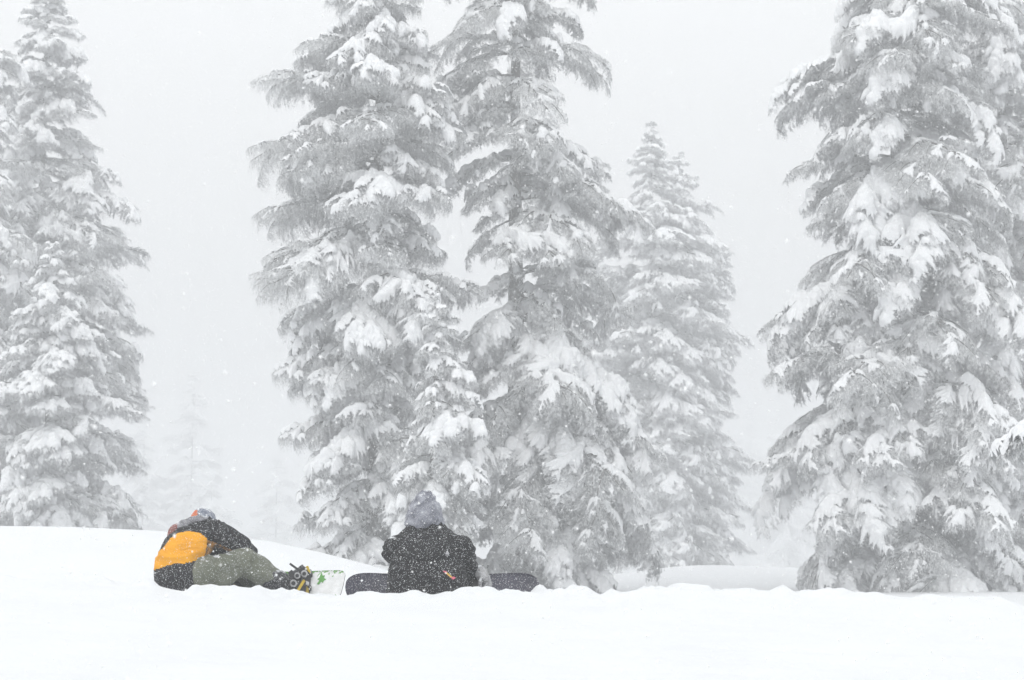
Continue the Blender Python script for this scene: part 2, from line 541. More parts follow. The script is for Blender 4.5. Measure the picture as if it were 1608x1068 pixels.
def add_bough(tree, cz, z, theta, L, style, tilt, rng, load=None):
    """One bough on a tree at height z above its base, pointing along theta (tree space)."""
    key = min(SIZES, key=lambda q: abs(math.log(q / L)))
    pool = BOUGHS[style, key]
    if load is not None: pool = sorted(pool, key=lambda b: abs(b[4] - load))[:2]
    me, rx, dz, L0, ld = pool[int(rng.integers(len(pool)))]
    c = cz(z)
    o = link('branch', me, tree)
    sc = L / L0
    o.scale = (sc, sc * (1 if rng.random() < 0.5 else -1) * rng.uniform(0.9, 1.15), min(max(sc, 0.8), 1.2))
    o.location = (c[0] + 0.6 * c[2] * math.cos(theta), c[1] + 0.6 * c[2] * math.sin(theta), z)
    o.rotation_euler = Euler((rng.normal(0, 0.10), tilt, theta), 'XYZ')
    return o

FAR_K = 1.6

def conifer(name, label, px, base_row, Y, profile, seed, style='fir', cat='tree', group=None, spacing=0.40, per=5,
            trunk_r=0.2, lean=0.0, gaps=0.0, skip=None, tilt0=0.0, minL=0.35, jit=0.24, zlow=0.25, inner=0.5, fall=0.52, scale_y=True, load=None):
    """profile: (row, left half-width, right half-width) in photograph pixels, top row first."""
    rng = np.random.default_rng(seed)
    if scale_y: Y *= FAR_K; spacing *= 1.40; trunk_r *= FAR_K
    p = at(px, base_row, Y)
    p.z = gz(p.x, Y)
    base = Vector((p.x, Y, p.z))
    m = Y / FPX
    rows = np.array([q[0] for q in profile]); lw = np.array([q[1] for q in profile]) * m; rw = np.array([q[2] for q in profile]) * m
    zr = np.array([at(px, r, Y).z - p.z for r in rows])
    H = float(zr[0])
    tree = empty(name, base)
    tag(tree, label, cat, group)
    tm, cz = make_trunk(H, trunk_r, lean, seed)
    link('trunk', tm, tree)
    cnt = 0
    order = np.argsort(zr)
    zs_, l_, r_ = zr[order], lw[order], rw[order]
    z = zlow
    a0 = rng.random() * 6.28
    while z < H - 0.12:
        near_top = H - z
        k = per if near_top > 1.2 else 4
        a0 += 2.4 + rng.normal(0, 0.2)
        for j in range(k):
            th = a0 + j * 2 * math.pi / k + rng.normal(0, 0.30)
            if math.sin(th) > 0.55 and rng.random() < 0.45: continue
            if gaps and rng.random() < gaps: continue
            za = z + rng.normal(0, spacing * 0.55)
            za = min(max(za, 0.1), H - 0.08)
            cs = math.cos(th)
            reach = 0.6
            for _ in range(2):
                zt = max(za - fall * reach, zs_[0])
                L_, R_ = np.interp(zt, zs_, l_), np.interp(zt, zs_, r_)
                f = (cs + 1) / 2
                reach = L_ * (1 - f) + R_ * f
                
            L = max(minL, reach * 1.07 * (1 + rng.normal(0, jit)))
            if skip and skip(za, th, rng): continue
            tilt = tilt0 + rng.normal(0.0, 0.13) - 0.55 * math.exp(-near_top / 0.9)
            tilt += 0.20 - 0.14 * min(za / max(H, 1), 1) + 0.22 * max(0.0, -math.sin(th)) * (1 - 0.6 * za / max(H, 1))
            L = min(L, 5.4, reach * 1.25 + 0.25)
            add_bough(tree, cz, za, th, L, style, tilt, rng, load)
            cnt += 1
            if inner and math.sin(th) < 0.35 and L > 0.9 and rng.random() < inner:
                # a short shoot nearer the trunk, between the long boughs
                add_bough(tree, cz, za + rng.uniform(-0.5, 0.5) * spacing, th + rng.normal(0, 0.5), L * rng.uniform(0.4, 0.62), style, tilt + 0.1, rng, load)
                cnt += 1
        # the spacing opens where the boughs are long
        wmean = float(np.interp(z, zs_, (l_ + r_) / 2))
        z += spacing * (0.42 + 0.25 * min(wmean, 3.0)) * rng.uniform(0.8, 1.2)
    return tree, cz, rng, cnt

# ---------------------------------------------------------------- trees
TREES = []
def T(*a, **k):
    t = conifer(*a, **k)
    TREES.append((k.get('cat'), a[2], t[3]))
    return t

# left side
T('fir_tree', 'tall snow-covered fir at the left edge with its top just out of frame', 50, 850, 60,
  [(-40, 4, 4), (0, 16, 18), (60, 34, 50), (150, 50, 64), (260, 60, 82), (340, 80, 128), (440, 95, 145), (560, 110, 196), (690, 120, 216), (760, 130, 200), (850, 120, 170)],
  101, 'stiff', group='trees along the left edge', spacing=0.42, trunk_r=0.22)
T('fir_tree', 'partly visible snowy fir cut off by the left border of the picture', -62, 850, 56,
  [(60, 6, 6), (130, 40, 62), (250, 60, 70), (400, 80, 100), (600, 100, 110), (800, 120, 130), (850, 100, 100)],
  102, 'fir', group='trees along the left edge', spacing=0.46)
T('young_fir_tree', 'smaller pointed snowy fir standing in front of the tall left fir', 70, 850, 53,
  [(385, 3, 3), (440, 26, 26), (500, 46, 55), (600, 70, 92), (700, 90, 120), (790, 100, 130), (850, 80, 90)],
  103, 'stiff', group='trees along the left edge', spacing=0.40, trunk_r=0.12, load=1.4)
# the middle pair
def gap_b(za, th, rng):
    return math.cos(th) > 0.25 and 11.0 < za < 15.7 and rng.random() < 0.2
B, Bcz, Brng, _ = T('hemlock_tree', 'broad weeping snowy hemlock behind the hooded snowboarder, left of the middle pair', 588, 925, 42,
  [(-170, 5, 5), (-60, 45, 45), (40, 88, 70), (140, 135, 88), (200, 160, 105), (300, 170, 108), (380, 190, 112), (470, 196, 122), (530, 180, 125), (600, 142, 110), (650, 112, 110), (705, 160, 110), (750, 105, 115), (850, 125, 130), (925, 110, 110)],
  104, 'weep', group='middle pair of tall trees', spacing=0.40, trunk_r=0.24, jit=0.13, tilt0=-0.02, fall=0.34, skip=gap_b)
def gap_c(za, th, rng):
    # thin crown high up: the trunk and the sky show between widely set boughs
    if za > 13.1 and rng.random() < 0.30: return True
    return math.cos(th) < -0.1 and 11.0 < za < 16.0 and rng.random() < 0.50
C, Ccz, Crng, _ = T('fir_tree', 'open-crowned snowy fir with bare trunk showing near its top, right of the middle pair', 810, 935, 44,
  [(-260, 6, 6), (-120, 60, 60), (0, 105, 105), (90, 140, 115), (170, 105, 120), (260, 115, 140), (330, 85, 172), (400, 62, 165), (480, 80, 150), (560, 95, 160), (650, 110, 185), (760, 130, 180), (860, 140, 178), (935, 110, 165)],
  105, 'fir', group='middle pair of tall trees', spacing=0.42, trunk_r=0.26, skip=gap_c)
T('young_hemlock_tree', 'slim pointed young tree heavy with snow in front of the middle pair', 672, 925, 38,
  [(440, 2, 2), (480, 12, 14), (540, 20, 30), (600, 30, 46), (660, 40, 72), (720, 52, 105), (790, 60, 80), (860, 60, 70), (925, 50, 55)],
  106, 'fir', spacing=0.38, trunk_r=0.10, lean=0.03, load=1.15, minL=0.25)
# the tree right of the middle
T('fir_tree', 'pale hazy conical fir farther back, right of the middle pair', 1028, 900, 82,
  [(192, 3, 3), (240, 22, 22), (300, 42, 44), (400, 85, 100), (500, 95, 145), (600, 100, 185), (700, 95, 172), (800, 85, 142), (860, 70, 130), (900, 60, 110)],
  107, 'stiff', group='hazy trees right of the middle', spacing=0.46, trunk_r=0.2, load=1.25)
T('fir_tree', 'second fir top close behind the pale conical fir, slightly lower', 1072, 900, 86,
  [(240, 3, 3), (290, 22, 26), (350, 40, 48), (450, 70, 72), (600, 90, 95), (800, 100, 100), (900, 80, 80)],
  108, 'stiff', group='hazy trees right of the middle', spacing=0.55, trunk_r=0.2, load=1.25)
# right side
F_, Fcz, Frng, _ = T('fir_tree', 'massive broad snowy fir filling the right side of the picture', 1425, 955, 44,
  [(-220, 6, 6), (-80, 60, 110), (30, 85, 140), (90, 145, 150), (135, 118, 150), (200, 168, 150), (265, 125, 155), (345, 172, 150), (420, 130, 165), (540, 204, 175), (610, 150, 180), (685, 236, 185), (745, 185, 185), (830, 208, 190), (890, 185, 190), (955, 150, 180)],
  109, 'fir', group='trees along the right edge', spacing=0.42, trunk_r=0.30, jit=0.15)
T('fir_tree', 'snowy fir at the far right border behind the massive fir', 1595, 955, 49,
  [(-420, 6, 6), (-100, 110, 60), (0, 125, 60), (120, 130, 80), (300, 120, 110), (500, 130, 120), (700, 140, 130), (880, 140, 130), (955, 110, 110)],
  110, 'fir', group='trees along the right edge', spacing=0.46, trunk_r=0.2)

# far trees fading into the snowfall
FAR = [('far_fir_tree', 'faint grey fir ghosting through the snowfall above the crouching rider', 298, 330, [(585, 3, 3), (650, 24, 26), (730, 44, 46), (800, 58, 60), (870, 60, 60)], 121),
       ('far_fir_tree', 'faint low fir just left of the crouching rider, nearly lost in haze', 222, 330, [(660, 3, 3), (720, 30, 30), (800, 50, 50), (880, 55, 55)], 122),
       ('far_fir_tree', 'very pale fir low between the left bank and the weeping hemlock', 432, 370, [(715, 3, 3), (770, 28, 28), (830, 42, 42), (880, 46, 46)], 123),
       ('far_fir_tree', 'pale small fir top directly above the crouching rider', 330, 300, [(752, 3, 3), (790, 24, 24), (830, 40, 40), (890, 50, 50)], 124),
       ('far_fir_tree', 'faint rounded fir in the gap between the conical fir and the massive fir', 1240, 360, [(668, 8, 8), (720, 45, 40), (790, 62, 62), (860, 70, 70), (900, 66, 66)], 125),
       ('far_fir_tree', 'very faint fir close beside the conical fir, seen in the right gap', 1178, 480, [(640, 3, 3), (720, 30, 30), (800, 48, 48), (890, 52, 52)], 126)]
for nm, lb, px, Yd, prof, sdd in FAR:
    T(nm, lb, px, 900, Yd, prof, sdd, 'stiff', cat='tree', group='far trees in the haze', spacing=1.3, per=4, trunk_r=0.25, inner=0.0, minL=1.4, scale_y=False)

# heavy snow-bent boughs that stand out in the photograph
def heavy(tree, cz, rng, px, row, Y, theta_deg, L, style='fir', tilt=0.25, load=1.5):
    Y = tree.location.y
    z = at(px, row, Y).z - tree.location.z
    L = L * (FAR_K if Y > 30 else 1)
    return add_bough(tree, cz, z, math.radians(theta_deg), L, style, tilt, rng, load)
heavy(C, Ccz, Crng, 810, 572, 44, -22, 3.0, tilt=0.30)
heavy(C, Ccz, Crng, 810, 640, 44, -50, 2.6, tilt=0.45)
heavy(C, Ccz, Crng, 810, 520, 44, -75, 2.2, tilt=0.45)
heavy(C, Ccz, Crng, 810, 85, 44, 187, 2.3, tilt=0.22, load=0.85)
heavy(C, Ccz, Crng, 810, 120, 44, 200, 2.1, tilt=0.15, load=1.15)
heavy(C, Ccz, Crng, 810, 175, 44, 178, 1.8, tilt=0.25, load=0.85)
heavy(C, Ccz, Crng, 810, 300, 44, 8, 2.7, tilt=0.30, load=0.85)
heavy(C, Ccz, Crng, 810, 345, 44, 182, 1.5, tilt=0.55, load=0.85)
heavy(B, Bcz, Brng, 588, 240, 42, 215, 1.9, tilt=0.15)
heavy(B, Bcz, Brng, 588, 345, 42, -80, 1.6, tilt=0.2)
heavy(B, Bcz, Brng, 588, 160, 42, -35, 1.8, tilt=0.2)
heavy(B, Bcz, Brng, 588, 100, 42, 240, 1.4, tilt=0.2)
heavy(B, Bcz, Brng, 588, 560, 42, 235, 2.0, tilt=0.35)
heavy(B, Bcz, Brng, 588, 690, 42, 225, 2.1, tilt=0.35)
heavy(F_, Fcz, Frng, 1425, 490, 44, 205, 2.6, tilt=0.15)
heavy(F_, Fcz, Frng, 1425, 610, 44, 215, 3.4, tilt=0.42)
heavy(F_, Fcz, Frng, 1425, 700, 44, 240, 2.8, tilt=0.42)

# a nearer young fir just outside the right border; one loaded bough reaches into the picture
NT, Ncz, Nrng, _ = T('young_fir_tree', 'nearer young fir whose crisp snow-loaded bough pokes in from the right border', 1725, 960, 26,
  [(560, 3, 3), (640, 40, 45), (760, 75, 90), (860, 85, 110), (960, 80, 110)], 130, 'fir', spacing=0.45, trunk_r=0.09, jit=0.05, inner=0.0, scale_y=False)
heavy(NT, Ncz, Nrng, 1725, 672, 26, 181, 1.33, 'stiff', tilt=0.12)
heavy(NT, Ncz, Nrng, 1725, 660, 26, 178, 1.25, 'fir', tilt=0.10)

# ---------------------------------------------------------------- clothing and gear materials
def cloth_mat(name, c1, c2, speck=0.5, patch=0.0, rough=0.75, weave=160.0, fold_scale=6.5, cscale=5.0):
    """Fabric with settled snow: fine flakes caught in the cloth and thin drifts on upward faces."""
    m, nt, b = new_mat(name)
    tc = node(nt, 'ShaderNodeTexCoord')
    co = tc.outputs['Object']
    c, f = noise_mix(nt, co, cscale, 0.35, 0.65, c1, c2, 5)
    # snow specks: cells of a jittered lattice, kept at random
    fac = None
    for sc, thr, keep in ((190.0, 0.42, 1 - 0.45 * speck), (90.0, 0.26, 1 - 0.26 * speck)):
        vo = node(nt, 'ShaderNodeTexVoronoi', Scale=sc)
        nt.links.new(co, vo.inputs['Vector'])
        lt = node(nt, 'ShaderNodeMath', operation='LESS_THAN'); lt.inputs[1].default_value = thr
        nt.links.new(vo.outputs['Distance'], lt.inputs[0])
        sp = node(nt, 'ShaderNodeSeparateColor')
        nt.links.new(vo.outputs['Color'], sp.inputs[0])
        gt = node(nt, 'ShaderNodeMath', operation='GREATER_THAN'); gt.inputs[1].default_value = keep
        nt.links.new(sp.outputs[0], gt.inputs[0])
        mu = node(nt, 'ShaderNodeMath', operation='MULTIPLY')
        nt.links.new(lt.outputs[0], mu.inputs[0]); nt.links.new(gt.outputs[0], mu.inputs[1])
        if fac is None: fac = mu.outputs[0]
        else:
            mx_ = node(nt, 'ShaderNodeMath', operation='MAXIMUM')
            nt.links.new(fac, mx_.inputs[0]); nt.links.new(mu.outputs[0], mx_.inputs[1]); fac = mx_.outputs[0]
    if patch > 0:
        geo = node(nt, 'ShaderNodeNewGeometry'); sep = node(nt, 'ShaderNodeSeparateXYZ')
        nt.links.new(geo.outputs['Normal'], sep.inputs[0])
        tx = node(nt, 'ShaderNodeTexNoise', Scale=16.0, Detail=6.0, Roughness=0.7)
        nt.links.new(co, tx.inputs['Vector'])
        ma = node(nt, 'ShaderNodeMath', operation='MULTIPLY_ADD'); ma.inputs[1].default_value = 0.45
        nt.links.new(sep.outputs['Z'], ma.inputs[0]); nt.links.new(tx.outputs['Fac'], ma.inputs[2])
        mr = node(nt, 'ShaderNodeMapRange')
        mr.inputs['From Min'].default_value = 1.02 - 0.22 * patch; mr.inputs['From Max'].default_value = 1.10 - 0.22 * patch
        nt.links.new(ma.outputs[0], mr.inputs['Value'])
        mx_ = node(nt, 'ShaderNodeMath', operation='MAXIMUM')
        nt.links.new(fac, mx_.inputs[0]); nt.links.new(mr.outputs[0], mx_.inputs[1]); fac = mx_.outputs[0]
    mx = node(nt, 'ShaderNodeMix', data_type='RGBA')
    nt.links.new(fac, mx.inputs['Factor']); nt.links.new(c, mx.inputs['A']); mx.inputs['B'].default_value = (0.62, 0.64, 0.66, 1)
    nt.links.new(mx.outputs['Result'], b.inputs['Base Color'])
    b.inputs['Roughness'].default_value = rough
    b.inputs['Specular IOR Level'].default_value = 0.25
    tf = node(nt, 'ShaderNodeTexNoise', Scale=fold_scale, Detail=3.0, Roughness=0.5, Distortion=1.2)
    nt.links.new(co, tf.inputs['Vector'])
    bump(nt, b, tf.outputs['Fac'], 0.7, 0.05)
    return m

M_BLACK = cloth_mat('black_jacket_cloth', (0.006, 0.006, 0.007), (0.014, 0.014, 0.016), 0.36, 0.4)
M_DARK = cloth_mat('charcoal_jacket_cloth', (0.008, 0.008, 0.010), (0.018, 0.018, 0.021), 0.36, 0.3)
M_YELLOW = cloth_mat('amber_jacket_cloth', (0.74, 0.31, 0.010), (0.86, 0.40, 0.018), 0.10, 0.0)
M_CAMO = cloth_mat('amber_and_black_print', (0.03, 0.026, 0.022), (0.50, 0.24, 0.04), 0.35, 0.0, cscale=24.0)
M_OLIVE = cloth_mat('olive_trouser_cloth', (0.12, 0.13, 0.096), (0.18, 0.19, 0.15), 0.30, 0.5)
M_HOOD = cloth_mat('grey_fleece', (0.15, 0.155, 0.185), (0.37, 0.38, 0.425), 0.40, 0.7, 0.95, cscale=11.0)
M_GREYTRIM = cloth_mat('grey_hood_lining', (0.12, 0.115, 0.125), (0.40, 0.40, 0.43), 0.4, 0.7, cscale=16.0)
M_RED = cloth_mat('dull_red_lining', (0.22, 0.08, 0.07), (0.32, 0.14, 0.12), 0.5, 0.4)
M_BOOT = cloth_mat('black_boot_shell', (0.015, 0.015, 0.017), (0.03, 0.03, 0.034), 0.5, 0.5, 0.5)
M_GLOVE = cloth_mat('grey_glove_cloth', (0.10, 0.10, 0.105), (0.50, 0.50, 0.51), 0.6, 1.1, 0.8, cscale=14.0)
M_BASE = cloth_mat('dark_base_layer', (0.03, 0.03, 0.035), (0.05, 0.05, 0.055), 0.0)
M_BEANIE_R = cloth_mat('orange_red_knit', (0.55, 0.12, 0.05), (0.62, 0.20, 0.10), 0.3, 0.4, 0.95)
M_BEANIE_B = cloth_mat('blue_grey_knit', (0.08, 0.10, 0.15), (0.35, 0.37, 0.42), 0.6, 0.6, 0.95, cscale=30.0)

def plain(name, c, rough=0.5, metal=0.0):
    m, nt, b = new_mat(name)
    tc = node(nt, 'ShaderNodeTexCoord')
    cc, f = noise_mix(nt, tc.outputs['Object'], 40.0, 0.35, 0.65, tuple(x * 0.8 for x in c), c)
    nt.links.new(cc, b.inputs['Base Color'])
    b.inputs['Roughness'].default_value = rough; b.inputs['Metallic'].default_value = metal
    return m
M_SKIN = plain('skin', (0.55, 0.36, 0.28), 0.6)
M_STEEL = plain('buckle_metal', (0.55, 0.55, 0.56), 0.35, 0.8)
M_WHITEP = plain('white_plastic', (0.75, 0.75, 0.75), 0.4)
M_YPLAS = plain('yellow_plastic', (0.62, 0.44, 0.03), 0.4)
M_BPLAS = plain('black_plastic', (0.025, 0.025, 0.028), 0.45)
M_PINK = plain('pink_print', (0.75, 0.16, 0.25), 0.6)
M_GOLD = plain('gold_print', (0.80, 0.55, 0.08), 0.6)
M_PALE = plain('pale_print', (0.42, 0.42, 0.44), 0.6)
M_GREEN = plain('green_print', (0.10, 0.34, 0.06), 0.5)
M_EDGE = plain('board_edge', (0.30, 0.30, 0.31), 0.35, 0.5)
M_DECK_D = cloth_mat('dark_board_topsheet', (0.028, 0.028, 0.042), (0.060, 0.058, 0.085), 0.40, 0.1, 0.4, cscale=3.0)
for n_ in M_DECK_D.node_tree.nodes:
    if n_.type == 'BUMP': n_.inputs['Strength'].default_value = 0.05

def make_white_deck():
    m, nt, b = new_mat('white_board_topsheet')
    tc = node(nt, 'ShaderNodeTexCoord')
    sep = node(nt, 'ShaderNodeSeparateXYZ'); nt.links.new(tc.outputs['Object'], sep.inputs[0])
    ab = node(nt, 'ShaderNodeMath', operation='ABSOLUTE'); nt.links.new(sep.outputs['Y'], ab.inputs[0])
    tx = node(nt, 'ShaderNodeTexNoise', Scale=34.0, Detail=3.0); nt.links.new(tc.outputs['Object'], tx.inputs['Vector'])
    ma = node(nt, 'ShaderNodeMath', operation='MULTIPLY_ADD'); ma.inputs[1].default_value = 4.0
    nt.links.new(ab.outputs[0], ma.inputs[0]); nt.links.new(tx.outputs['Fac'], ma.inputs[2])
    mr = node(nt, 'ShaderNodeMapRange'); mr.inputs['From Min'].default_value = 0.98; mr.inputs['From Max'].default_value = 1.01
    nt.links.new(ma.outputs[0], mr.inputs['Value'])
    c0, _ = noise_mix(nt, tc.outputs['Object'], 6.0, 0.45, 0.6, (0.70, 0.71, 0.71), (0.84, 0.85, 0.86), 5)
    mx = node(nt, 'ShaderNodeMix', data_type='RGBA')
    nt.links.new(mr.outputs[0], mx.inputs['Factor']); nt.links.new(c0, mx.inputs['A']); mx.inputs['B'].default_value = (0.16, 0.36, 0.10, 1)
    nt.links.new(mx.outputs['Result'], b.inputs['Base Color'])
    b.inputs['Roughness'].default_value = 0.4
    return m
M_DECK_W = make_white_deck()

# ---------------------------------------------------------------- soft body builder
_ICO = None
def ico():
    global _ICO
    if _ICO is None:
        bm = bmesh.new(); bmesh.ops.create_icosphere(bm, subdivisions=3, radius=1.0)
        _ICO = (np.array([v.co for v in bm.verts]), np.array([[v.index for v in f.verts] for f in bm.faces])); bm.free()
    return _ICO

class Soft:
    """Collects swept limbs and lofts, then fuses them into one smooth continuous skin."""
    def __init__(self): self.V, self.F, self.n = [], [], 0
    def add(self, v, f):
        self.V.append(np.asarray(v, float)); self.F += [tuple(int(i) + self.n for i in q) for q in f]; self.n += len(v)
    def ball(self, c, r, rot=None):
        v, f = ico()
        r = np.array(r if hasattr(r, '__len__') else (r, r, r))
        q = v * r
        if rot is not None: q = q @ np.array(Euler(rot).to_matrix()).T
        self.add(q + np.array(c), f)
    def limb(self, pts, rad):
        for a, b, ra, rb in zip(pts[:-1], pts[1:], rad[:-1], rad[1:]):
            a, b = Vector(a), Vector(b)
            k = max(2, int((b - a).length / (0.3 * min(ra, rb))) + 1)
            for i in range(k + 1):
                t = i / k
                self.ball(a.lerp(b, t), ra + (rb - ra) * t)
    def loft(self, rings, k=28):
        """rings: (centre, half width x, half depth y), bottom to top."""
        v, f = [], []
        for c, rx, ry in rings:
            for j in range(k):
                a = j / k * 2 * math.pi
                # slightly squared section
                ca, sa = math.cos(a), math.sin(a)
                p = 2.4
                q = (abs(ca) ** p + abs(sa) ** p) ** (-1 / p)
                v.append((c[0] + rx * q * ca, c[1] + ry * q * sa, c[2]))
        for i in range(len(rings) - 1):
            for j in range(k):
                f.append((i * k + j, i * k + (j + 1) % k, (i + 1) * k + (j + 1) % k, (i + 1) * k + j))
        f.append(tuple(reversed(range(k)))); f.append(tuple((len(rings) - 1) * k + j for j in range(k)))
        self.add(v, f)
    def build(self, name, mats, voxel=0.013, smooth=8, folds=0.0, fscale=7.0, seed=1, pick=None, stretch=(1, 1, 1)):
        me = bpy.data.meshes.new(name + '_raw')
        me.from_pydata([tuple(v) for v in np.vstack(self.V)], [], self.F)
        o = bpy.data.objects.new('tmp', me); col.objects.link(o)
        r = o.modifiers.new('r', 'REMESH'); r.mode = 'VOXEL'; r.voxel_size = voxel; r.use_smooth_shade = True
        sm = o.modifiers.new('s', 'SMOOTH'); sm.iterations = smooth; sm.factor = 0.5
        dg = bpy.context.evaluated_depsgraph_get()
        out = bpy.data.meshes.new_from_object(o.evaluated_get(dg))
        bpy.data.objects.remove(o); bpy.data.meshes.remove(me)
        out.name = name
        n = len(out.vertices)
        co = np.empty(n * 3); out.vertices.foreach_get('co', co); co = co.reshape(-1, 3)
        if folds:
            no = np.empty(n * 3); out.vertices.foreach_get('normal', no); no = no.reshape(-1, 3)
            q = co * np.array(stretch) * fscale
            w = fbm(q[:, 0] + 3 * vnoise(q[:, 0] * .5, q[:, 1] * .5, q[:, 2] * .5, seed + 9), q[:, 1], q[:, 2] + 2 * vnoise(q[:, 0] * .4, q[:, 1] * .4, q[:, 2] * .4, seed + 5), seed, 3)
            rid = 1 - np.abs(2 * w - 1) * 2.2
            co = co + no * (folds * (rid - 0.45))[:, None]
            out.vertices.foreach_set('co', co.ravel())
        out.materials.clear()
        for m in (mats if isinstance(mats, (list, tuple)) else [mats]): out.materials.append(m)
        if pick is not None:
            mi = np.zeros(len(out.polygons), dtype=np.int32)
            ce = np.empty(len(out.polygons) * 3); out.polygons.foreach_get('center', ce)
            mi[:] = pick(ce.reshape(-1, 3))
            out.polygons.foreach_set('material_index', mi)
        out.polygons.foreach_set('use_smooth', np.ones(len(out.polygons), dtype=bool))
        out.update()
        return out

def px_of(P):
    """Photograph pixel at which a world point appears (used to set out panel seams)."""
    P = np.asarray(P) - np.array([0, 0, CAM_Z])
    c, s = math.cos(PITCH), math.sin(PITCH)
    dep = P[:, 1] * c + P[:, 2] * s
    return 804 + FPX * P[:, 0] / dep, 534 - FPX * (-P[:, 1] * s + P[:, 2] * c) / dep

def part(name, me, parent, label=None):
    """Links a world-space mesh under a thing whose own transform is a plain offset."""
    o = link(name, me, parent)
    o.matrix_parent_inverse = Matrix.Translation(-parent.location)
    if label: o['label'] = label
    return o

from mathutils.bvhtree import BVHTree
def decal(name, target, pts, Y, mat, parent, lift=0.006, grid=None):
    """A small flat print laid on the cloth: outline in photograph pixels, dropped on to the surface from behind the rider."""
    bv = BVHTree.FromPolygons([v.co.copy() for v in target.vertices], [tuple(p.vertices) for p in target.polygons])
    V = []
    for px, py in pts:
        q = at(px, py, Y)
        hit = bv.ray_cast(Vector((q.x, Y - 1.0, q.z)), Vector((0, 1, 0)))
        V.append((hit[0] + hit[1] * lift) if hit[0] is not None else q)
    c = sum((Vector(v) for v in V), Vector()) / len(V) + Vector((0, -0.002, 0))
    n = len(V)
    return part(name, mesh(name, [tuple(v) for v in V] + [tuple(c)], [(i, (i + 1) % n, n) for i in range(n)], mat), parent)

def add_face(S, c, yaw):
    """Nose, brow, chin and ears on a head ball, looking along yaw."""
    f = Vector((math.cos(yaw), math.sin(yaw), 0)); r = Vector((f.y, -f.x, 0)); c = Vector(c)
    S.ball(c + f * 0.098 + Vector((0, 0, -0.015)), (0.018, 0.018, 0.028))
    S.ball(c + f * 0.085 + Vector((0, 0, -0.075)), (0.035, 0.035, 0.03))
    S.ball(c + f * 0.085 + Vector((0, 0, 0.03)), (0.045, 0.045, 0.02))
    for sgn in (-1, 1): S.ball(c + r * sgn * 0.085 + Vector((0, 0, -0.01)), (0.02, 0.02, 0.032))

def hand(S, wrist, fwd, up, size=1.0, curl=0.6):
    """Palm, four bent fingers and a thumb from the side of the palm."""
    w = Vector(wrist); f = Vector(fwd).normalized(); u = Vector(up); u = (u - f * u.dot(f)).normalized(); s = f.cross(u)
    k = size
    S.limb([w, w + f * 0.05 * k, w + f * 0.085 * k], [0.034 * k, 0.040 * k, 0.038 * k])
    for i, ln in enumerate((0.070, 0.080, 0.075, 0.058)):
        b = w + f * 0.085 * k + s * (0.033 - 0.022 * i) * k
        d1 = (f * math.cos(curl * 0.5) - u * math.sin(curl * 0.5)); d2 = (f * math.cos(curl * 1.6) - u * math.sin(curl * 1.6))
        S.limb([b, b + d1 * ln * 0.55 * k, b + d1 * ln * 0.55 * k + d2 * ln * 0.5 * k], [0.0135 * k, 0.0125 * k, 0.011 * k])
    tb = w + f * 0.035 * k + s * 0.035 * k
    S.limb([tb, tb + (s * 0.75 + f * 0.5 - u * 0.3) * 0.04 * k, tb + (s * 0.7 + f * 1.3 - u * 0.6) * 0.05 * k], [0.016 * k, 0.014 * k, 0.012 * k])

def ring_px(row, l, r, depth, Y):
    a, b = at(l, row, Y), at(r, row, Y)
    return ((a + b) / 2, (b.x - a.x) / 2, depth)

# ---------------------------------------------------------------- snowboards
def board_mesh(name, L, W, deck, tipw=1.0, square=2.6, rise=0.075):
    """Deck outline with sidecut, rounded ends that turn up, 1 cm thick; +Z is the topsheet."""
    n, k = 64, 10
    V, F, MI = [], [], []
    for layer in (0, 1):
        for i in range(n + 1):
            u = -1 + 2 * i / n
            u = math.copysign(1 - (1 - abs(u)) ** 1.5, u)
            x = u * L / 2
            e = max(0.0, (abs(x) - (L / 2 - 0.20)) / 0.20)
            hw = (W / 2) * (0.90 + 0.10 * min(1, abs(x) / (L / 2 - 0.2)) ** 2) * max(1 - e ** square, 0.0) ** (1 / square)
            z = rise * e ** 1.8
            for j in range(k + 1):
                V.append((x, -hw + 2 * hw * j / k, z + (0.0105 if layer else 0.0)))
    q = (n + 1) * (k + 1)
    for i in range(n):
        for j in range(k):
            a = i * (k + 1) + j
            F.append((a, a + k + 1, a + k + 2, a + 1)); MI.append(1)
            F.append((q + a, q + a + 1, q + a + k + 2, q + a + k + 1)); MI.append(0)
        for j, fl in ((0, 0), (k, 1)):
            a, b = i * (k + 1) + j, (i + 1) * (k + 1) + j
            F.append((a, q + a, q + b, b) if fl else (a, b, q + b, q + a)); MI.append(1)
    me = mesh(name, V, F, [deck, M_EDGE], MI)
    sm = np.array([m == 0 for m in MI]); me.polygons.foreach_set('use_smooth', sm)
    return me

def boxm(bm, c, size, rot=None):
    r = bmesh.ops.create_cube(bm, size=1.0)
    M = Matrix.Translation(Vector(c)) @ ((Euler(rot).to_matrix().to_4x4()) if rot else Matrix()) @ Matrix.Diagonal((*size, 1))
    bmesh.ops.transform(bm, matrix=M, verts=r['verts'])
    return r['verts']

def bm_mesh(name, bm, mat, bevel=0.0):
    if bevel: bmesh.ops.bevel(bm, geom=bm.edges[:], offset=bevel, segments=2, affect='EDGES')
    me = bpy.data.meshes.new(name); bm.to_mesh(me); bm.free(); me.materials.append(mat)
    return me

